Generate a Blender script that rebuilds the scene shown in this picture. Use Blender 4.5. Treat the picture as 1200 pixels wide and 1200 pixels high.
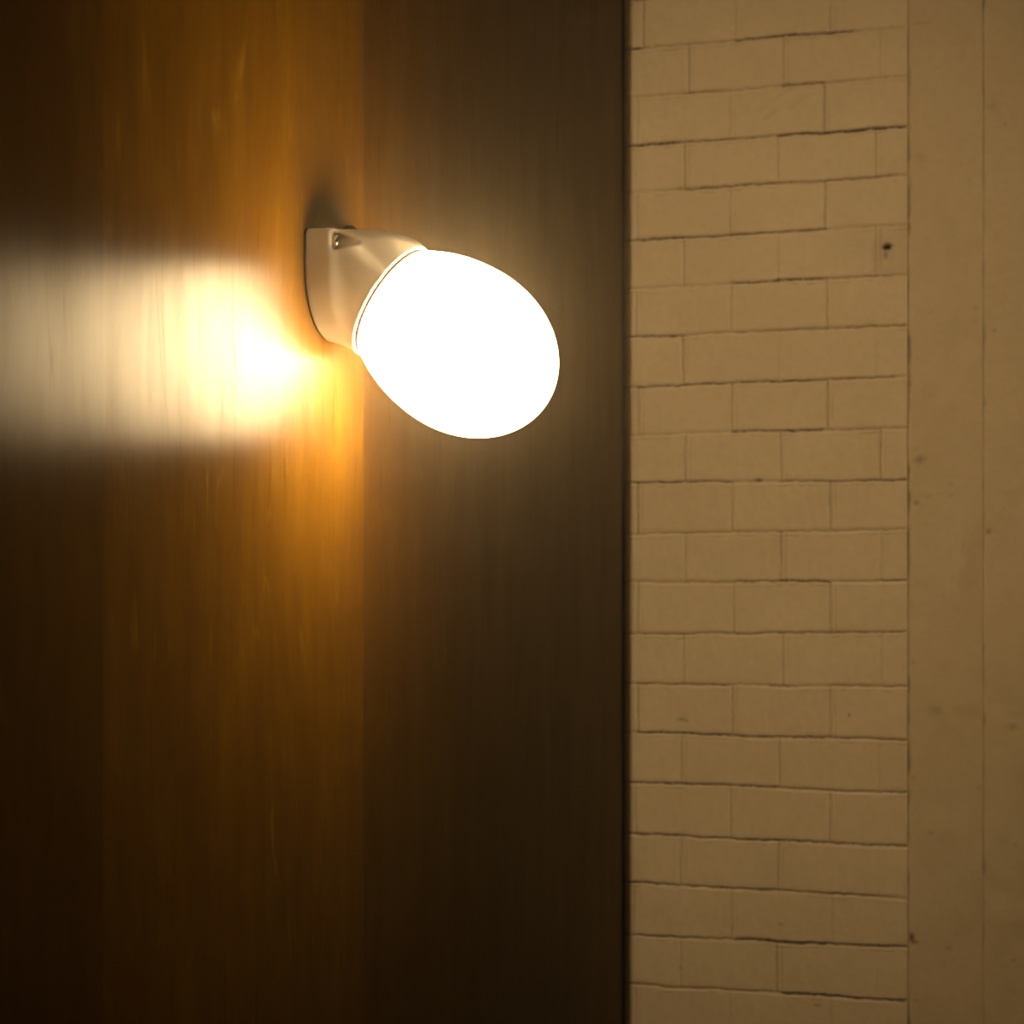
import bpy, bmesh, math, random
import numpy as np
from mathutils import Vector, Matrix

for o in list(bpy.data.objects):
    bpy.data.objects.remove(o, do_unlink=True)
scene = bpy.context.scene
COL = scene.collection

# ------------------------------------------------------------------ camera
# Room axes: wood wall is the plane X=0 (room on +X), brick wall faces -Y.
YAW = math.radians(15.3)
CAM = Vector((0.4406, -1.12, 1.60))
F_PX = 2000.0
HORIZON = 665.0
cd = bpy.data.cameras.new('camera')
cam = bpy.data.objects.new('camera', cd)
COL.objects.link(cam)
cam.location = CAM
cam.rotation_euler = (math.pi / 2, 0, YAW)
cd.sensor_fit = 'HORIZONTAL'
cd.sensor_width = 36.0
cd.lens = F_PX / 1200.0 * 36.0
cd.shift_y = (HORIZON - 600.0) / 1200.0
cd.clip_start = 0.02
cd.dof.use_dof = True
cd.dof.focus_distance = 1.18
cd.dof.aperture_fstop = 16.0
scene.camera = cam

# ------------------------------------------------------------------ world / exposure
world = bpy.data.worlds.new('world')
scene.world = world
world.use_nodes = True
world.node_tree.nodes['Background'].inputs[0].default_value = (1.0, 0.55, 0.22, 1)
world.node_tree.nodes['Background'].inputs[1].default_value = 0.0005
scene.view_settings.view_transform = 'Standard'
scene.view_settings.look = 'None'
scene.view_settings.exposure = 0.0
scene.view_settings.gamma = 1.0
scene.view_settings.use_curve_mapping = False

LAMP_COLOR = (1.0, 0.71, 0.36)
LAMP_STRENGTH = 48.0
HAZE_DENSITY = 0.025
HAZE_G = 0.925

# unseen spot added to brighten the brick wall, high up behind the camera
sd = bpy.data.lights.new('brick_fill_spot', 'SPOT')
sd.energy = 108.0
sd.color = (1.0, 0.68, 0.34)
sd.spot_size = math.radians(38)
sd.spot_blend = 1.0
sd.shadow_soft_size = 0.06
so = bpy.data.objects.new('brick_fill_spot', sd)
COL.objects.link(so)
so.location = (0.20, -1.45, 3.20)
so.rotation_euler = (Vector((0.12, 1.1, 1.70)) - Vector(so.location)).to_track_quat('-Z', 'Y').to_euler()
# soft overhead fill, added to lift the upper part of the wood
ad = bpy.data.lights.new('wood_top_fill', 'AREA')
ad.shape = 'DISK'
ad.size = 0.5
ad.energy = 1.2
ad.color = (1.0, 0.66, 0.32)
ao = bpy.data.objects.new('wood_top_fill', ad)
COL.objects.link(ao)
ao.location = (0.55, 0.2, 3.0)
ao.rotation_euler = (0, 0, 0)


# ------------------------------------------------------------------ helpers
def ray(px, py):
    f = Vector((-math.sin(YAW), math.cos(YAW), 0))
    r = Vector((math.cos(YAW), math.sin(YAW), 0))
    return f + r * ((px - 600) / F_PX) + Vector((0, 0, 1)) * ((HORIZON - py) / F_PX)


def on_wood(px, py):          # photograph point -> (Y, Z) on the wood wall
    d = ray(px, py)
    t = -CAM.x / d.x
    return CAM.y + t * d.y, CAM.z + t * d.z


Y_EDGE = on_wood(728, 600)[0]       # far edge of the wood panel
Y_BRICK = on_wood(732, 600)[0] + 0.090            # face of the brick wall


def on_brick(px, py):         # photograph point -> (X, Z) on the brick wall
    d = ray(px, py)
    t = (Y_BRICK - CAM.y) / d.y
    return CAM.x + t * d.x, CAM.z + t * d.z


def link_mesh(name, verts, faces, mat, parent=None, smooth=False):
    me = bpy.data.meshes.new(name)
    me.from_pydata([tuple(v) for v in verts], [], [tuple(f) for f in faces])
    me.validate()
    if mat:
        me.materials.append(mat)
    if smooth:
        me.polygons.foreach_set('use_smooth', [True] * len(me.polygons))
    me.update()
    o = bpy.data.objects.new(name, me)
    COL.objects.link(o)
    if parent:
        o.parent = parent
    return o


def from_bm(name, bm, mat, parent=None, smooth=True):
    bmesh.ops.recalc_face_normals(bm, faces=bm.faces)
    me = bpy.data.meshes.new(name)
    bm.to_mesh(me)
    bm.free()
    me.materials.append(mat)
    if smooth:
        me.polygons.foreach_set('use_smooth', [True] * len(me.polygons))
    o = bpy.data.objects.new(name, me)
    COL.objects.link(o)
    if parent:
        o.parent = parent
    return o


def grid_mesh(name, us, vs, pos, mat, color=None, parent=None, thickness=0.03, back=None):
    """height field: pos[i,j]=xyz over (len(vs), len(us)); closed with a back and sides."""
    nv, nu = len(vs), len(us)
    P = pos.reshape(-1, 3)
    idx = np.arange(nv * nu).reshape(nv, nu)
    q = np.stack([idx[:-1, :-1], idx[:-1, 1:], idx[1:, 1:], idx[1:, :-1]], -1).reshape(-1, 4)
    # border loop
    b = np.concatenate([idx[0, :], idx[1:, -1], idx[-1, -2::-1], idx[-2:0:-1, 0]])
    Bk = P[b] + np.array(back) * thickness
    n0 = len(P)
    k = np.arange(len(b))
    k2 = (k + 1) % len(b)
    sides = np.stack([b[k2], b[k], n0 + k, n0 + k2], -1)
    allv = np.vstack([P, Bk])
    me = bpy.data.meshes.new(name)
    nq = len(q) + len(sides)
    me.vertices.add(len(allv))
    me.vertices.foreach_set('co', allv.astype(np.float32).ravel())
    loops = np.vstack([q, sides]).astype(np.int32).ravel()
    c4 = [n0, n0 + nu - 1, n0 + nu - 1 + nv - 1, n0 + 2 * (nu - 1) + nv - 1]
    loops = np.concatenate([loops, np.array(c4[::-1], dtype=np.int32)])
    me.loops.add(len(loops))
    me.loops.foreach_set('vertex_index', loops)
    me.polygons.add(nq + 1)
    me.polygons.foreach_set('loop_start', np.arange(nq + 1, dtype=np.int32) * 4)
    sm = np.zeros(nq + 1, dtype=bool)
    sm[:len(q)] = True
    me.polygons.foreach_set('use_smooth', sm)
    me.update(calc_edges=True)
    me.validate()
    if color is not None:
        a = me.attributes.new('dirt', 'FLOAT', 'POINT')
        c = np.concatenate([color.ravel(), np.zeros(len(b))]).astype(np.float32)
        a.data.foreach_set('value', c)
    me.materials.append(mat)
    o = bpy.data.objects.new(name, me)
    COL.objects.link(o)
    if parent:
        o.parent = parent
    return o


def smooth_noise(shape, cells, rng):
    """value noise on a grid, cells=(cy,cx) lattice counts."""
    g = rng.random((cells[0] + 3, cells[1] + 3))
    y = np.linspace(0, cells[0], shape[0])
    x = np.linspace(0, cells[1], shape[1])
    yi = y.astype(int); xi = x.astype(int)
    fy = y - yi; fx = x - xi
    fy = fy * fy * (3 - 2 * fy); fx = fx * fx * (3 - 2 * fx)
    A = g[yi][:, xi]; B = g[yi][:, xi + 1]; Cc = g[yi + 1][:, xi]; D = g[yi + 1][:, xi + 1]
    fy = fy[:, None]; fx = fx[None, :]
    return (A * (1 - fx) + B * fx) * (1 - fy) + (Cc * (1 - fx) + D * fx) * fy


class NT:
    def __init__(self, name):
        self.m = bpy.data.materials.new(name)
        self.m.use_nodes = True
        self.t = self.m.node_tree
        self.p = self.t.nodes['Principled BSDF']

    def n(self, kind, **kw):
        nd = self.t.nodes.new(kind)
        for k, v in kw.items():
            if k.startswith('i_'):
                key = k[2:].replace('_', ' ')
                nd.inputs[key].default_value = v
            else:
                setattr(nd, k, v)
        return nd

    def l(self, a, b):
        self.t.links.new(a, b)

    def noise(self, vec, scale, detail=3, rough=0.55, dist=0.0):
        nd = self.n('ShaderNodeTexNoise')
        nd.inputs['Scale'].default_value = scale
        nd.inputs['Detail'].default_value = detail
        nd.inputs['Roughness'].default_value = rough
        nd.inputs['Distortion'].default_value = dist
        self.l(vec, nd.inputs['Vector'])
        return nd.outputs['Fac']

    def mapping(self, vec, scale, loc=(0, 0, 0)):
        nd = self.n('ShaderNodeMapping')
        nd.inputs['Scale'].default_value = scale
        nd.inputs['Location'].default_value = loc
        self.l(vec, nd.inputs['Vector'])
        return nd.outputs['Vector']

    def ramp(self, fac, stops):
        nd = self.n('ShaderNodeValToRGB')
        e = nd.color_ramp.elements
        while len(e) < len(stops):
            e.new(0.5)
        for el, (p, c) in zip(e, stops):
            el.position = p
            el.color = (*c, 1) if len(c) == 3 else c
        self.l(fac, nd.inputs['Fac'])
        return nd.outputs['Color']

    def mix(self, fac, a, b, mode='MIX'):
        nd = self.n('ShaderNodeMix', data_type='RGBA', blend_type=mode)
        for sock, v in ((nd.inputs[0], fac), (nd.inputs[6], a), (nd.inputs[7], b)):
            if hasattr(v, 'links'):
                self.l(v, sock)
            elif isinstance(v, tuple):
                sock.default_value = (*v, 1)
            else:
                sock.default_value = v
        return nd.outputs[2]

    def math(self, op, a, b=None):
        nd = self.n('ShaderNodeMath', operation=op)
        for i, v in enumerate((a, b)):
            if v is None:
                continue
            if hasattr(v, 'links'):
                self.l(v, nd.inputs[i])
            else:
                nd.inputs[i].default_value = v
        return nd.outputs[0]

    def bump(self, h, strength, dist):
        nd = self.n('ShaderNodeBump')
        nd.inputs['Strength'].default_value = strength
        nd.inputs['Distance'].default_value = dist
        self.l(h, nd.inputs['Height'])
        self.l(nd.outputs['Normal'], self.p.inputs['Normal'])
        return nd


# ------------------------------------------------------------------ materials
def wood_material():
    k = NT('varnished_veneer')
    geo = k.n('ShaderNodeNewGeometry').outputs['Position']
    sep = k.n('ShaderNodeSeparateXYZ')
    k.l(geo, sep.inputs[0])
    warp = k.noise(k.mapping(geo, (1, 1.0, 0.5)), 6, 3, 0.5)
    shift = k.n('ShaderNodeCombineXYZ')
    k.l(k.math('MULTIPLY', warp, 0.05), shift.inputs[1])
    wv = k.n('ShaderNodeVectorMath', operation='ADD')
    k.l(geo, wv.inputs[0]); k.l(shift.outputs[0], wv.inputs[1])
    wg = wv.outputs[0]
    grain = k.noise(k.mapping(wg, (1, 1.0, 0.06)), 480, 4, 0.65)
    pores = k.noise(k.mapping(wg, (1, 1.0, 0.05)), 900, 2, 0.5)
    streak = k.noise(k.mapping(wg, (1, 1.0, 0.13)), 60, 4, 0.6, 0.3)
    blot = k.noise(k.mapping(geo, (1, 1.0, 0.5)), 9, 4, 0.6, 0.6)
    # cathedral figure: nested ragged arches, fading in and out
    fig = k.noise(k.mapping(geo, (1, 1.0, 0.22), (0, 0.31, 0.4)), 8, 5, 0.55, 1.2)
    rings = k.math('FRACT', k.math('MULTIPLY', fig, 8.0))
    rings = k.math('ABSOLUTE', k.math('SUBTRACT', rings, 0.5))
    lines = k.ramp(rings, [(0.0, (1, 1, 1)), (0.035, (0.45,) * 3), (0.09, (0, 0, 0))])
    fade = k.ramp(k.noise(k.mapping(geo, (1, 1.0, 0.8)), 17, 3, 0.6), [(0.48, (0, 0, 0)), (0.64, (1, 1, 1))])
    base = k.ramp(streak, [(0.25, (0.100, 0.045, 0.0003)), (0.5, (0.132, 0.060, 0.0003)), (0.75, (0.160, 0.074, 0.0004))])
    base = k.mix(k.ramp(blot, [(0.35, (0, 0, 0)), (0.7, (0.6, 0.6, 0.6))]), base, (0.070, 0.026, 0.0003))
    base = k.mix(k.math('MULTIPLY', k.math('MULTIPLY', lines, fade), 0.75), base, (0.24, 0.135, 0.006))
    base = k.mix(k.ramp(grain, [(0.46, (0, 0, 0)), (0.66, (0.30, 0.30, 0.30))]), base, (0.068, 0.025, 0.0004))
    base = k.mix(k.ramp(pores, [(0.60, (0, 0, 0)), (0.72, (0.35, 0.35, 0.35))]), base, (0.04, 0.015, 0.0004))
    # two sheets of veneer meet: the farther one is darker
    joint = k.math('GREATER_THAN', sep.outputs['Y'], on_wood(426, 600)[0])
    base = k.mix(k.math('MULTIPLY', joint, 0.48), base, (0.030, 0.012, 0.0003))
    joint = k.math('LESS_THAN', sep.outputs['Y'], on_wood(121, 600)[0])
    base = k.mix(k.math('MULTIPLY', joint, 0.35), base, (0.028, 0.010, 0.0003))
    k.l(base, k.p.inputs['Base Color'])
    rgh = k.ramp(streak, [(0.3, (0.29,) * 3), (0.7, (0.33,) * 3)])
    tan = k.n('ShaderNodeCombineXYZ')
    tan.inputs[1].default_value = 1.0
    # varnish: a thin clear film over the stained veneer
    k.p.inputs['Roughness'].default_value = 0.8
    k.p.inputs['Specular IOR Level'].default_value = 0.0
    film = k.n('ShaderNodeBsdfPrincipled')
    film.inputs['Metallic'].default_value = 1.0
    film.inputs['Base Color'].default_value = (1.0, 1.0, 1.0, 1)
    film.inputs['Anisotropic'].default_value = 0.75
    k.l(tan.outputs[0], film.inputs['Tangent'])
    k.l(rgh, film.inputs['Roughness'])
    lw = k.n('ShaderNodeLayerWeight')
    lw.inputs['Blend'].default_value = 0.5
    fac = k.math('ADD', k.math('MULTIPLY', k.math('POWER', lw.outputs['Facing'], 5.0), 0.06), 0.068)
    crack = k.noise(k.mapping(wg, (1, 1.0, 0.10)), 95, 5, 0.7)
    crack = k.ramp(crack, [(0.33, (0.74,) * 3), (0.42, (1, 1, 1))])
    cloud = k.ramp(k.noise(k.mapping(wg, (1, 1.0, 0.2)), 22, 4, 0.6), [(0.3, (0.86,) * 3), (0.7, (1.12,) * 3)])
    ringdim = k.math('SUBTRACT', 1.0, k.math('MULTIPLY', k.math('MULTIPLY', lines, fade), 0.28))
    fac = k.math('MULTIPLY', k.math('MULTIPLY', fac, crack), k.math('MULTIPLY', cloud, ringdim))
    mx = k.n('ShaderNodeMixShader')
    k.l(fac, mx.inputs[0]); k.l(k.p.outputs[0], mx.inputs[1]); k.l(film.outputs[0], mx.inputs[2])
    k.l(mx.outputs[0], k.t.nodes['Material Output'].inputs['Surface'])
    h = k.math('ADD', k.math('MULTIPLY', grain, 0.6), k.math('ADD', k.math('MULTIPLY', streak, 0.6), k.math('MULTIPLY', lines, -0.5)))
    bp = k.bump(h, 0.12, 0.0005)
    k.l(bp.outputs['Normal'], film.inputs['Normal'])
    return k.m


def paint_material(name, col, dark, bumpy=0.35):
    k = NT(name)
    geo = k.n('ShaderNodeNewGeometry').outputs['Position']
    fine = k.noise(geo, 260, 4, 0.6)
    mot = k.noise(geo, 110, 5, 0.7)
    mid = k.noise(geo, 35, 4, 0.6)
    big = k.noise(geo, 5, 3, 0.5)
    c = k.mix(k.ramp(mid, [(0.3, (0, 0, 0)), (0.8, (0.22,) * 3)]), col, dark)
    c = k.mix(k.ramp(big, [(0.35, (0, 0, 0)), (0.75, (0.25,) * 3)]), c, dark)
    c = k.mix(k.ramp(mot, [(0.42, (0, 0, 0)), (0.75, (0.35,) * 3)]), c, dark)
    at = k.n('ShaderNodeAttribute', attribute_name='dirt').outputs['Fac']
    c = k.mix(at, c, (0.035, 0.022, 0.010))
    k.l(c, k.p.inputs['Base Color'])
    k.p.inputs['Roughness'].default_value = 0.62
    k.p.inputs['Specular IOR Level'].default_value = 0.35
    h = k.math('ADD', k.math('MULTIPLY', fine, 0.35), mid)
    k.bump(h, bumpy, 0.0012)
    return k.m


def simple(name, col, rough=0.4, metal=0.0, coat=0.0, spec=0.5):
    k = NT(name)
    geo = k.n('ShaderNodeNewGeometry').outputs['Position']
    nz = k.noise(geo, 90, 3)
    c = k.mix(k.ramp(nz, [(0.3, (0, 0, 0)), (0.8, (0.25,) * 3)]), col, tuple(v * 0.8 for v in col))
    k.l(c, k.p.inputs['Base Color'])
    k.p.inputs['Roughness'].default_value = rough
    k.p.inputs['Metallic'].default_value = metal
    k.p.inputs['Coat Weight'].default_value = coat
    k.p.inputs['Coat Roughness'].default_value = 0.06
    k.p.inputs['Specular IOR Level'].default_value = spec
    return k.m


M_WOOD = wood_material()
M_BRICK = paint_material('cream_painted_brick', (0.68, 0.575, 0.40), (0.50, 0.41, 0.26))
M_PLASTER = paint_material('cream_painted_plaster', (0.60, 0.50, 0.34), (0.46, 0.37, 0.22), 0.6)
M_BACKING = simple('dark_backing', (0.03, 0.02, 0.012), 0.8)
M_PORCELAIN = simple('glazed_porcelain', (0.40, 0.375, 0.33), 0.30, 0, 1.0)
M_RUBBER = simple('black_rubber', (0.02, 0.018, 0.016), 0.6)
M_STEEL = simple('screw_steel', (0.75, 0.70, 0.62), 0.25, 1.0)
M_SEAL = simple('brown_seal', (0.03, 0.015, 0.006), 0.7, spec=0.1)
M_SLOT = simple('dark_slot', (0.02, 0.015, 0.01), 0.6)

k = NT('lit_opal_glass')
k.p.inputs['Base Color'].default_value = (0.85, 0.80, 0.70, 1)
k.p.inputs['Roughness'].default_value = 0.08
k.p.inputs['Emission Color'].default_value = (*LAMP_COLOR, 1)
# the bulb sits low in the glass: brightest near the mouth, weaker towards the tip
geo = k.n('ShaderNodeNewGeometry').outputs['Position']
dt = k.n('ShaderNodeVectorMath', operation='DOT_PRODUCT')
sb = k.n('ShaderNodeVectorMath', operation='SUBTRACT')
k.l(geo, sb.inputs[0])
sb.inputs[1].default_value = (0.0483, 0.0, 1.7840)
k.l(sb.outputs[0], dt.inputs[0])
dt.inputs[1].default_value = (math.cos(math.radians(33.54)), 0, -math.sin(math.radians(33.54)))
mr = k.n('ShaderNodeMapRange')
k.l(dt.outputs['Value'], mr.inputs['Value'])
mr.inputs['From Min'].default_value = 0.0
mr.inputs['From Max'].default_value = 0.131
mr.inputs['To Min'].default_value = LAMP_STRENGTH * 1.36
mr.inputs['To Max'].default_value = LAMP_STRENGTH * 0.16
k.l(mr.outputs['Result'], k.p.inputs['Emission Strength'])
M_GLASS = k.m

# ------------------------------------------------------------------ wood wall
Z_LO, Z_HI = 0.55, 2.75


def box(bm, lo, hi, bevel=0.0):
    vs = [bm.verts.new((x, y, z)) for x in (lo[0], hi[0]) for y in (lo[1], hi[1]) for z in (lo[2], hi[2])]
    for f in ((0, 1, 3, 2), (4, 6, 7, 5), (0, 4, 5, 1), (2, 3, 7, 6), (0, 2, 6, 4), (1, 5, 7, 3)):
        bm.faces.new([vs[i] for i in f])
    if bevel:
        bmesh.ops.bevel(bm, geom=list(bm.edges), offset=bevel, segments=3, affect='EDGES', profile=0.5)


bm = bmesh.new()
box(bm, (-0.018, -1.6, Z_LO), (0.0, Y_EDGE, Z_HI), 0.0012)
wl = from_bm('wall_left', bm, M_WOOD, smooth=False)
wl['kind'] = 'structure'
bm = bmesh.new()
box(bm, (-0.060, -1.6, Z_LO), (-0.0185, Y_BRICK + 0.02, Z_HI))
wb = from_bm('wall_left_backing', bm, M_BACKING, smooth=False)
wb['kind'] = 'structure'

# ------------------------------------------------------------------ brick wall
# mortar lines read off the photograph: y where each meets x=745 and x=1063
LV = [(0, -29), (57, 31), (114, 89), (171, 148), (226, 205), (282, 263), (338, 322), (395, 381), (454, 441),
      (510, 501), (566, 563), (626, 620), (682, 681), (743, 741), (802, 805), (859, 868), (917, 930),
      (978, 992), (1035, 1053), (1096, 1111), (1154, 1174)]
bed = []
for a, b in LV:
    xa, za = on_brick(745, a)
    xb, zb = on_brick(1063, b)
    bed.append((za, zb))
step = (bed[0][0] - bed[-1][0]) / (len(bed) - 1)
while bed[0][0] < 2.78:
    bed.insert(0, (bed[0][0] + step, bed[0][1] + step))
ntop = len(bed) - len(LV)
while bed[-1][0] > 0.85:
    bed.append((bed[-1][0] - step, bed[-1][1] - step))
XL, XR = on_brick(745, 600)[0], on_brick(1063.5, 600)[0]
PERP_A = (747, 857, 970)      # courses that start with a whole brick
PERP_B = (801, 914, 1030)
# strength of each perpend, per course from the top of the photograph (courses 0..20)
PERP_X = {0: (754, 862, 973), 1: (807, 918, 1032), 2: (747, 855, 966), 3: (802, 912, 1026), 4: (747, 855, 967),
          5: (801, 912, 1026), 6: (745, 857, 969), 7: (800, 912, 1027), 8: (748, 857.5, 970), 9: (803, 915, 1032),
          10: (747, 858, 973), 11: (803, 915, 1033), 12: (747, 860, 973), 13: (801, 917, 1033), 14: (747, 858, 973),
          15: (798, 913, 1030), 16: (745, 856, 973), 17: (798, 912, 1029), 18: (743, 857, 975), 19: (798, 910, 1028),
          20: (745, 856, 973)}
PERP_S = {0: (.9, .25, .6), 1: (.9, .5, .2), 2: (.3, .3, .8), 3: (.8, .5, .3), 4: (.3, .35, .8), 5: (.35, .1, .8),
          6: (.4, .5, .7), 7: (.8, .1, .1), 8: (.8, .7, 1.), 9: (.8, .7, 1.), 10: (.9, .5, .9), 11: (.3, .9, .15),
          12: (.8, .5, .9), 13: (.5, .6, .15), 14: (.9, .9, .7), 15: (.6, .5, .1), 16: (.3, .5, .7), 17: (.7, .8, .0),
          18: (.3, .5, .3), 19: (.3, .9, .1), 20: (.3, .2, .3)}
# dark cracks along the bed joints: (line, x from, x to, strength)
CRACKS = [(1, 735, 752, .9), (1, 862, 1000, .75), (2, 800, 850, .4), (2, 915, 965, .7), (3, 738, 798, .8),
          (3, 805, 905, .6), (3, 910, 1062, .95), (4, 795, 1045, .55), (5, 738, 970, .75), (6, 857, 968, .8),
          (6, 975, 1050, .4), (7, 735, 798, .85), (7, 860, 1062, .45), (8, 745, 968, .7), (8, 975, 1050, .65),
          (9, 857, 970, .7), (9, 970, 1062, .3), (10, 742, 857, .65), (10, 915, 1062, .45), (11, 805, 1060, .3),
          (12, 860, 912, .55), (12, 912, 972, .8), (12, 1030, 1062, .5), (13, 745, 860, .5), (13, 860, 1060, .55),
          (14, 748, 855, .6), (14, 900, 930, .7), (14, 975, 1062, .45), (15, 748, 856, .75), (15, 862, 973, .75),
          (15, 975, 1062, .6), (16, 738, 798, .7), (16, 800, 915, .75), (16, 920, 1062, .5), (17, 738, 800, .8),
          (17, 800, 975, .7), (17, 975, 1062, .75), (18, 738, 796, .8), (18, 803, 912, .7), (18, 915, 1040, .6),
          (19, 745, 857, .6), (19, 860, 970, 1.), (19, 973, 1062, .75), (20, 738, 798, .6), (20, 800, 905, .45),
          (20, 915, 1062, .95)]

rng = np.random.default_rng(7)
DX = 0.00125
us = np.arange(-0.055, XR, DX)
us = np.append(us, XR)
vs = np.arange(0.86, 2.76, DX)
X, Z = np.meshgrid(us, vs)
H = np.zeros_like(X)            # + towards the room
D = np.zeros_like(X)            # dirt
wob = (smooth_noise(X.shape, (400, 110), rng) - 0.5) * 0.0010 + (smooth_noise(X.shape, (160, 45), rng) - 0.5) * 0.0016 + (smooth_noise(X.shape, (30, 8), rng) - 0.5) * 0.0022
wob2 = (smooth_noise(X.shape, (140, 60), rng) - 0.5) * 0.0020
rag = smooth_noise(X.shape, (500, 140), rng)
rag2 = smooth_noise(X.shape, (120, 60), rng)
rag2b = smooth_noise(X.shape, (60, 9), rng)
lineZ = [za + (zb - za) * (X - XL) / (XR - XL) + wob for za, zb in bed]


def xs_of(px):
    return on_brick(px, 600)[0]


# bed joints: soft shallow trough + sharp crack where the paint has opened
for i, lz in enumerate(lineZ):
    d = Z - lz
    soft = np.exp(-(d / 0.0032) ** 2)
    H -= 0.0009 * soft
    H += 0.0005 * np.exp(-((d + 0.0042) / 0.0016) ** 2) * (0.4 + rag2)      # bead of paint under the joint
    hair = np.exp(-(d / 0.0011) ** 2) + 0.75 * np.exp(-((d + 0.0052 + 0.0014 * (rag2 - .5)) / 0.0010) ** 2) * np.clip(rag2b * 2.2 - 0.6, 0, 1)
    D += 0.32 * hair * np.clip(rag2 * 1.6 - 0.2, 0, 1)
    H -= 0.0010 * hair
    j = i - ntop
    segs = [(a, b, s) for (q, a, b, s) in CRACKS if q == j]
    if not (0 < j < len(LV)):
        segs = [(745 + 110 * q, 855 + 110 * q, rng.random() * .8) for q in range(3)]
    for a, b, s in segs:
        xa, xb = xs_of(a), xs_of(b)
        w = 1 / (1 + np.exp(-(X - xa) / 0.0015)) * 1 / (1 + np.exp((X - xb) / 0.0015))
        line = np.exp(-((d - 0.0004) / (0.0006 + (0.0004 + 0.0008 * rag2b) * s)) ** 2) * w
        D += s * line * (0.35 + 1.0 * rag)
        H -= 0.0025 * s * line
# perpends and a slight individual tilt / offset of each brick
zl = [za for za, zb in bed]
for i in range(len(bed) - 1):
    j = i - ntop
    inside = (Z < lineZ[i]) & (Z >= lineZ[i + 1])
    if j in PERP_X:
        px, ps = PERP_X[j], PERP_S[j]
    else:
        px = PERP_A if j % 2 == 0 else PERP_B
        ps = (.5, .5, .5)
    edges = [-1] + [xs_of(p) for p in px] + [9]
    for e in range(len(edges) - 1):
        m = inside & (X >= edges[e]) & (X < edges[e + 1])
        cx = 0.5 * (max(edges[e], -.05) + min(edges[e + 1], XR))
        cz = 0.5 * (bed[i][0] + bed[i + 1][0])
        off = rng.normal() * 0.00035
        tx, tz = rng.normal() * 0.004, rng.normal() * 0.006
        H[m] += (off + tx * (X - cx) + tz * (Z - cz))[m]
    for p, s in zip(px, ps):
        d = X - (xs_of(p) + wob2 * 0.6)
        m = inside.astype(float)
        line = np.exp(-(d / 0.0009) ** 2) * m
        line = line + 0.45 * np.exp(-((d - 0.0062) / 0.0009) ** 2) * m * np.clip(rag2b * 2 - 0.4, 0, 1)
        H -= 0.0007 * np.exp(-(d / 0.0030) ** 2) * m * (0.3 + s)
        H -= 0.0016 * s * line
        H += 0.0004 * np.exp(-((d - 0.0034) / 0.0014) ** 2) * m * s
        D += (0.06 + 0.42 * s) * line * (0.45 + 0.8 * rag)
H += (smooth_noise(X.shape, (60, 16), rng) - 0.5) * 0.0010 + (rag2 - 0.5) * 0.0004


def spot(px, py, rx, rz, s, depth=0.0):
    global H, D
    x0, z0 = on_brick(px, py)
    r2 = ((X - x0) / rx) ** 2 + ((Z - z0) / rz) ** 2
    g = np.exp(-r2 * (0.7 + 0.6 * rag))
    D += s * g
    H -= depth * g


# nail hole with its run of rust and the grimy closer brick around it
sx0, sz0 = on_brick(1028, 269)
sx1, sz1 = on_brick(1062, 320)
inb = 1 / (1 + np.exp(-(X - sx0) / .0012)) * 1 / (1 + np.exp((X - sx1) / .0012)) * 1 / (1 + np.exp((Z - sz0) / .0012)) * 1 / (1 + np.exp(-(Z - sz1) / .0012))
D += 0.10 * inb * (0.5 + rag2)
spot(1041, 289, 0.0042, 0.0036, 1.0, 0.006)
spot(1037, 290, 0.0036, 0.0022, .7, 0.002)
spot(1038, 299, 0.0026, 0.0050, .45)
spot(1037, 308, 0.006, 0.006, -.10)
spot(1000, 290, 0.030, 0.022, .07)
spot(889, 563, 0.0042, 0.0018, 1.0, 0.003)
spot(912, 328, 0.0018, 0.0025, .7)
spot(798, 843, 0.006, 0.0022, .45)
spot(805, 845, 0.004, 0.0014, .35)
spot(995, 838, 0.0018, 0.0018, .8)
spot(958, 1178, 0.004, 0.0014, .7)
spot(915, 1083, 0.003, 0.0014, .6)
spot(798, 1134, 0.003, 0.0014, .3)
for a in ((905, 118, 930, 102), (925, 128, 945, 110), (895, 140, 912, 128)):       # faint scuffs
    for t in np.linspace(0, 1, 12):
        spot(a[0] + (a[2] - a[0]) * t, a[1] + (a[3] - a[1]) * t, 0.004, 0.003, .035)
for _ in range(50):
    spot(rng.uniform(750, 1060), rng.uniform(-50, 1250), rng.uniform(.0008, .002), rng.uniform(.0008, .002), rng.uniform(.05, .25))
D = np.clip(D, 0, 1)
pos = np.stack([X, np.full_like(X, Y_BRICK) - H, Z], -1)
bw = grid_mesh('wall_back', us, vs, pos, M_BRICK, D, thickness=0.08, back=(0, 1, 0))
bw['kind'] = 'structure'

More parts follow.
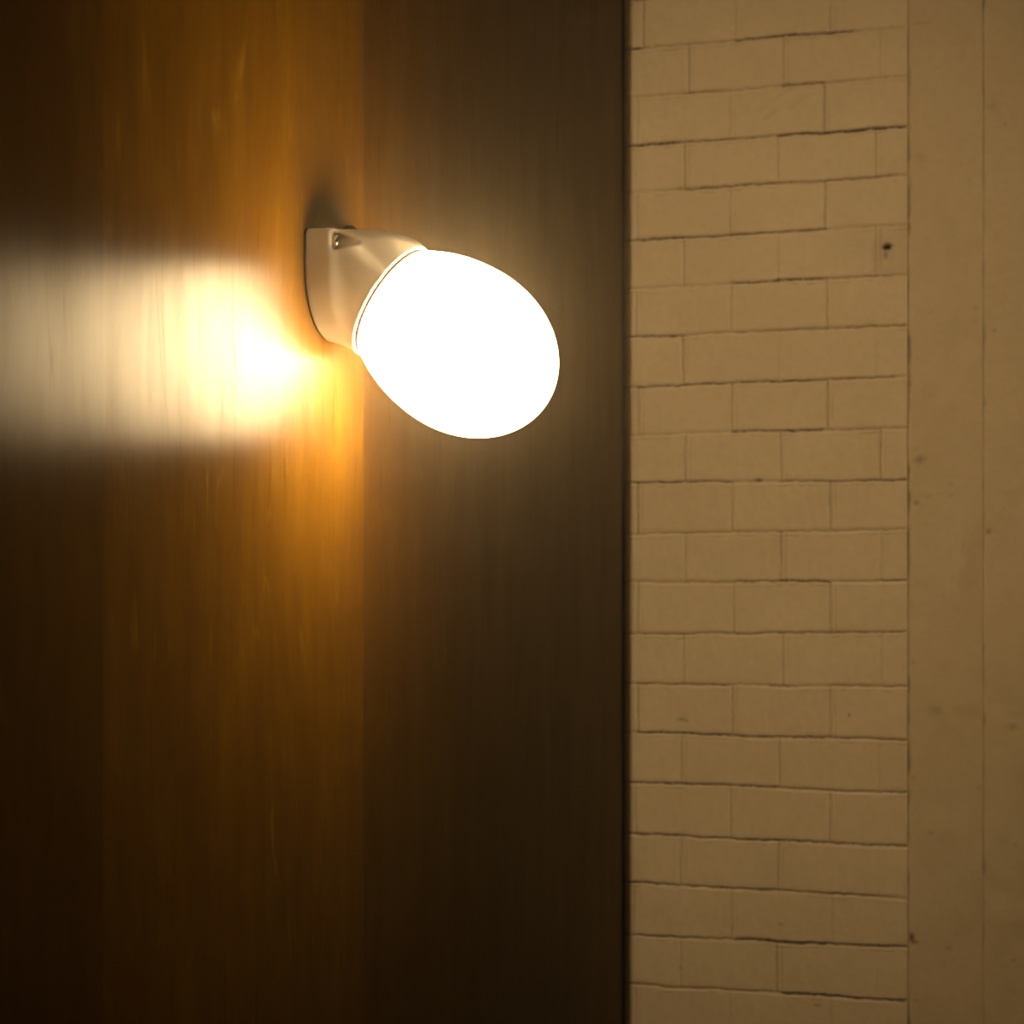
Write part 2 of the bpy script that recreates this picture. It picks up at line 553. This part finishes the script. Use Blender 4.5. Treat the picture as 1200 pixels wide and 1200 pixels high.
# ------------------------------------------------------------------ plaster strip and pier to the right
def plaster(name, x0, x1, off, seed, marks=(), dx=0.002, seam=0.6):
    global X, Z, H, D, rag
    r = np.random.default_rng(seed)
    us = np.append(np.arange(x0, x1, dx), x1)
    vs = np.arange(0.86, 2.76, dx)
    X, Z = np.meshgrid(us, vs)
    rag = smooth_noise(X.shape, (400, 60), r)
    mid = smooth_noise(X.shape, (70, max(4, int((x1 - x0) / .02))), r)
    H = off + (mid - .5) * .0022 + (smooth_noise(X.shape, (15, 3), r) - .5) * .003 + (rag - .5) * .0005
    D = np.zeros_like(X)
    # ragged left edge, rounded over into the joint
    jag = (smooth_noise(X.shape, (160, 3), r) - .5) * .0035
    e = X - x0 - 0.0012 + jag
    H = H - 0.003 * seam * np.exp(-np.clip(e, 0, 1) / 0.0018)
    D += np.clip(1 - e / 0.0022, 0, 1) * np.clip(1.5 * smooth_noise(X.shape, (90, 3), r) - .45, 0, 1) * seam
    for m in marks:
        spot(*m)
    for _ in range(40):
        xx = r.uniform(x0, x1); zz = r.uniform(.9, 2.3)
        g = np.exp(-(((X - xx) / r.uniform(.001, .004)) ** 2 + ((Z - zz) / r.uniform(.001, .004)) ** 2))
        D += g * r.uniform(.05, .3)
    D = np.clip(D, 0, 1)
    pos = np.stack([X, np.full_like(X, Y_BRICK) - H, Z], -1)
    o = grid_mesh(name, us, vs, pos, M_PLASTER, D, thickness=0.08, back=(0, 1, 0))
    o['kind'] = 'structure'
    return o


XS = xs_of(1151.5)
plaster('trim_1', XR + 0.0002, XS, 0.000, 3,
        [(1078, 540, .006, .005, .35, .003), (1073, 590, .003, .003, .4, .001), (1098, 835, .009, .007, .22, .0015),
         (1068, 1099, .0035, .006, .95, .002), (1073, 1104, .004, .002, .6, 0), (1080, 188, .007, .008, .12, 0),
         (1078, 27, .010, .0015, .25, .001)])
plaster('wall_right', XS + 0.0001, xs_of(1200) + 0.75, 0.001, 5,
        [(1158, 623, .003, .003, .55, .002), (1187, 853, .006, .005, .3, .001), (1188, 1125, .002, .002, .5, 0),
         (1190, 990, .002, .002, .4, 0), (1165, 387, .002, .002, .5, 0), (1146, 8, .008, .003, .4, .001),
         (1178, 146, .002, .002, .4, 0), (1163, 125, .006, .004, .2, 0)], dx=0.003, seam=0.35)

# ------------------------------------------------------------------ wall lamp
TH = math.radians(33.54)
AX = np.array([math.cos(TH), 0, -math.sin(TH)])
RC = np.array([0.0483, 0.0, 1.7840])      # centre of the glass mouth
BX = np.array([0, 1.0, 0])
CX = np.cross(AX, BX)
UPV = CX if CX[2] > 0 else -CX
root = bpy.data.objects.new('wall_lamp', None)
COL.objects.link(root)
root.location = (0, 0, 1.80)
root['label'] = 'lit egg-shaped white glass wall lamp on a slanted porcelain base on the dark wood'
root['category'] = 'wall lamp'
bpy.context.view_layer.update()


def adopt(o, parent=None):
    o.parent = parent or root
    if o.parent is root:
        o.matrix_parent_inverse = Matrix.Translation(root.location).inverted()
    return o


# --- porcelain body from a smooth signed distance field (surface nets)
def sdf_body(P):
    x, y, z = P[..., 0], P[..., 1], P[..., 2]
    zc = 1.7995                      # centre of the round lower end
    w = 0.043
    zt = 1.8300                      # flat top
    # back plate: straight sides, square top, round bottom
    rc = 0.005
    qy = np.abs(y) - (w - rc)
    # lower half: ellipse-like round end
    lower = (np.sqrt((y / w) ** 2 + (np.minimum(z - zc, 0) / 0.0385) ** 2) - 1) * w
    qz = z - (zt - rc)
    up = np.minimum(np.maximum(qy, qz), 0) + np.sqrt(np.maximum(qy, 0) ** 2 + np.maximum(qz, 0) ** 2) - rc
    foot = np.where(z < zc, lower, up)
    d2 = x - 0.0215
    rb = 0.004
    a, b = foot + rb, d2 + rb
    plate = np.minimum(np.maximum(a, b), 0) + np.sqrt(np.maximum(a, 0) ** 2 + np.maximum(b, 0) ** 2) - rb
    # slanted collar
    rel = P - RC
    s = rel @ AX
    rad = np.sqrt((rel @ BX) ** 2 + (rel @ CX) ** 2)
    R = 0.0428 + 0.0008 * np.clip((s + 0.03) / 0.03, 0, 1) ** 2
    upn = np.clip((rel @ UPV) / np.maximum(rad, 1e-5), 0, 1)
    R = R + 0.36 * np.clip(-s, 0, 0.06) * upn ** 3.5
    col = np.maximum(rad - R, s - 0.0)
    col = np.maximum(col, -s - 0.085)

    def smax(a, b, k):
        h = np.clip(0.5 - 0.5 * (b - a) / k, 0, 1)
        return b * (1 - h) + a * h + k * h * (1 - h)

    def smin(a, b, k):
        return -smax(-a, -b, k)
    ztop = zt + 0.0005
    col = smax(col, z - ztop, 0.010)
    body = smin(plate, col, 0.0030 + 0.013 * np.clip((1.815 - z) / 0.05, 0, 1))
    boss = (np.sqrt(((x - .022) / .013) ** 2 + ((y - 0.002) / .017) ** 2 + ((z - 1.826) / .0078) ** 2) - 1) * .0078
    body = smin(body, boss, 0.003)
    # screw pockets beside the collar
    for sy in (-1, 1):
        c = np.sqrt((y - sy * 0.0370) ** 2 + (z - 1.8205) ** 2)
        pocket = np.maximum(c - (0.0062 - 0.42 * np.clip(x - 0.0215, 0, 1)), 0.0200 - x)
        body = smax(body, -pocket, 0.0035)
    body = np.maximum(body, 0.0012 - x)
    # hollow mouth
    hol = np.maximum(rad - 0.0365, -s - 0.030)
    body = np.maximum(body, -hol)
    return body


def surface_nets(fn, lo, hi, h):
    ax = [np.arange(lo[i], hi[i] + h, h) for i in range(3)]
    G = np.stack(np.meshgrid(*ax, indexing='ij'), -1)
    V = fn(G)
    n = V.shape
    S = V < 0
    c = [S[dx:n[0] - 1 + dx, dy:n[1] - 1 + dy, dz:n[2] - 1 + dz] for dx in (0, 1) for dy in (0, 1) for dz in (0, 1)]
    cnt = sum(a.astype(int) for a in c)
    act = (cnt > 0) & (cnt < 8)
    ids = -np.ones(act.shape, int)
    ids[act] = np.arange(act.sum())
    cells = np.argwhere(act)
    acc = np.zeros((len(cells), 3)); num = np.zeros(len(cells))
    corners = [(dx, dy, dz) for dx in (0, 1) for dy in (0, 1) for dz in (0, 1)]
    for i in range(8):
        for j in range(i + 1, 8):
            a, b = np.array(corners[i]), np.array(corners[j])
            if np.abs(a - b).sum() != 1:
                continue
            va = V[tuple((cells + a).T)]; vb = V[tuple((cells + b).T)]
            m = (va < 0) != (vb < 0)
            t = np.where(m, va / np.where(m, va - vb, 1), 0)
            p = a + t[:, None] * (b - a)
            acc[m] += p[m]; num[m] += 1
    verts = np.array(lo) + (cells + acc / num[:, None]) * h
    faces = []
    for axn in range(3):
        o1, o2 = [(1, 2), (2, 0), (0, 1)][axn]
        sl0 = [slice(None)] * 3; sl1 = [slice(None)] * 3
        sl0[axn] = slice(0, -1); sl1[axn] = slice(1, None)
        A, B = S[tuple(sl0)], S[tuple(sl1)]
        for flip, M in ((False, A & ~B), (True, ~A & B)):
            e = np.argwhere(M)
            ok = (e[:, o1] > 0) & (e[:, o2] > 0) & (e[:, o1] < n[o1] - 1) & (e[:, o2] < n[o2] - 1)
            e = e[ok]
            u = np.zeros(3, int); u[o1] = 1
            v = np.zeros(3, int); v[o2] = 1
            q = [ids[tuple((e - w).T)] for w in (u + v, v, 0 * u, u)]
            q = np.stack(q if not flip else q[::-1], -1)
            faces.append(q)
    return verts, np.vstack(faces)


v, fcs = surface_nets(sdf_body, (-0.003, -0.052, 1.735), (0.095, 0.052, 1.850), 0.0010)
body = link_mesh('base', v, fcs, M_PORCELAIN, smooth=True)
adopt(body)
sm = body.modifiers.new('relax', 'SMOOTH'); sm.factor = 0.5; sm.iterations = 3


def revolve(name, prof, mat, center=RC, a=AX, seg=96, close=True, parent=None):
    a = np.array(a, float)
    b = np.cross(a, (0, 1, 0) if abs(a[1]) < .9 else (0, 0, 1)); b /= np.linalg.norm(b)
    c = np.cross(a, b)
    vs, fs, rings = [], [], []
    for s, r in prof:
        if r < 1e-6:
            rings.append([len(vs)])
            vs.append(np.array(center) + a * s)
        else:
            ring = []
            for i in range(seg):
                t = 2 * math.pi * i / seg
                ring.append(len(vs))
                vs.append(np.array(center) + a * s + (b * math.cos(t) + c * math.sin(t)) * r)
            rings.append(ring)
    for r0, r1 in zip(rings, rings[1:] + ([rings[0]] if close and len(rings[0]) > 1 and len(rings[-1]) > 1 else [])):
        for i in range(seg):
            j = (i + 1) % seg
            if len(r0) == 1 and len(r1) == 1:
                continue
            if len(r0) == 1:
                fs.append((r0[0], r1[j], r1[i]))
            elif len(r1) == 1:
                fs.append((r0[i], r0[j], r1[0]))
            else:
                fs.append((r0[i], r0[j], r1[j], r1[i]))
    o = link_mesh(name, vs, fs, mat, smooth=True)
    bm = bmesh.new(); bm.from_mesh(o.data); bmesh.ops.recalc_face_normals(bm, faces=bm.faces); bm.to_mesh(o.data); bm.free()
    return adopt(o, parent)


# rolled porcelain lip round the mouth
prof = [(-0.0012 + 0.0012 * math.cos(t), 0.0426 + 0.0012 * math.sin(t)) for t in np.linspace(0, 2 * math.pi, 16, endpoint=False)]
lip = revolve('rim', prof, M_PORCELAIN)
# dark seal between the lip and the glass
prof = [(0.0006 + 0.0010 * math.cos(t), 0.0406 + 0.0010 * math.sin(t)) for t in np.linspace(0, 2 * math.pi, 12, endpoint=False)]
sl = revolve('seal', prof, M_SEAL)
sl['label'] = 'thin dark seal round the glass'
# opal glass shade
r0, rm, L, smx = 0.0400, 0.0577, 0.1310, 0.0607
kk = math.sqrt(1 - (r0 / rm) ** 2)
prof = [(-0.012, 0.0), (-0.012, 0.0355), (-0.001, 0.0362), (0.0008, 0.0388), (0.0015, r0)]
for s in np.linspace(0.0025, smx, 26):
    prof.append((s, rm * math.sqrt(max(0, 1 - (kk * (smx - s) / smx) ** 2))))
for t in np.linspace(0, math.pi / 2, 30)[1:]:
    prof.append((smx + (L - smx) * math.sin(t), rm * math.cos(t) if t < math.pi / 2 - 1e-6 else 0.0))
glass = revolve('glass_shade', prof, M_GLASS, close=False)
glass['label'] = 'glowing opal glass egg-shaped shade'

# black rubber gasket between base and wood
bm = bmesh.new()
out = []
for t in np.linspace(0, math.pi, 33):
    out.append((-0.0435 * math.cos(t), 1.7995 - 0.0390 * math.sin(t)))
out += [(0.0435, 1.8275), (0.0405, 1.8300), (-0.0405, 1.8300), (-0.0435, 1.8275)]
lo_ = [bm.verts.new((0.0, y, z)) for y, z in out]
hi_ = [bm.verts.new((0.0012, y, z)) for y, z in out]
bm.faces.new(lo_); bm.faces.new(hi_[::-1])
for i in range(len(out)):
    j = (i + 1) % len(out)
    bm.faces.new((lo_[i], hi_[i], hi_[j], lo_[j]))
g = adopt(from_bm('gasket', bm, M_RUBBER, smooth=False)); g['label'] = 'thin black rubber gasket'

# cable grommet on top, near the wall
prof = [(0, 0), (0, .011), (.0015, .0125), (.006, .0125), (.0075, .011), (.0075, 0)]
gm = revolve('cable_grommet', prof, M_RUBBER, center=(0.0, 0.036, 1.8340), a=(1, 0, 0), seg=40, close=False)
gm['label'] = 'black rubber cable grommet'

# screws beside the collar
for sy in (-1, 1):
    c = np.array((0.0208, sy * 0.0368, 1.8205))
    prof = [(0, 0), (0, .0047), (.0012, .0047), (.0022, .0037), (.0027, .0020), (.0028, 0)]
    sc = revolve('screw', prof, M_STEEL, center=c, a=(1, 0, 0), seg=32, close=False)
    if sy == -1:
        sc['label'] = 'steel screw head'
    bm = bmesh.new()
    box(bm, (-0.0003, -0.0006, -0.0036), (0.0004, 0.0006, 0.0036))
    bmesh.ops.rotate(bm, verts=bm.verts, cent=(0, 0, 0), matrix=Matrix.Rotation(0.6, 3, 'X'))
    bmesh.ops.translate(bm, verts=bm.verts, vec=(c[0] + .0026, c[1], c[2]))
    sl = from_bm('screw_slot', bm, M_SLOT, smooth=False)
    sl.parent = sc
    sl.matrix_parent_inverse = (Matrix.Translation(root.location)).inverted()

# ------------------------------------------------------------------ haze volume, added to make the lens bloom round the lamp
if HAZE_DENSITY > 0:
    bm = bmesh.new()
    box(bm, (0.001, -1.9, Z_LO), (1.3, Y_BRICK - 0.012, Z_HI))
    m = bpy.data.materials.new('glow_haze'); m.use_nodes = True
    nt = m.node_tree; nt.nodes.remove(nt.nodes['Principled BSDF'])
    vs_ = nt.nodes.new('ShaderNodeVolumeScatter')
    vs_.inputs['Density'].default_value = HAZE_DENSITY
    vs_.inputs['Color'].default_value = (1.0, 0.84, 0.60, 1)
    vs_.inputs['Anisotropy'].default_value = HAZE_G
    nt.links.new(vs_.outputs[0], nt.nodes['Material Output'].inputs['Volume'])
    hz = from_bm('haze', bm, m, smooth=False)
    hz['kind'] = 'stuff'; hz['label'] = 'haze volume added for the lens glow around the lit lamp'; hz['category'] = 'haze'
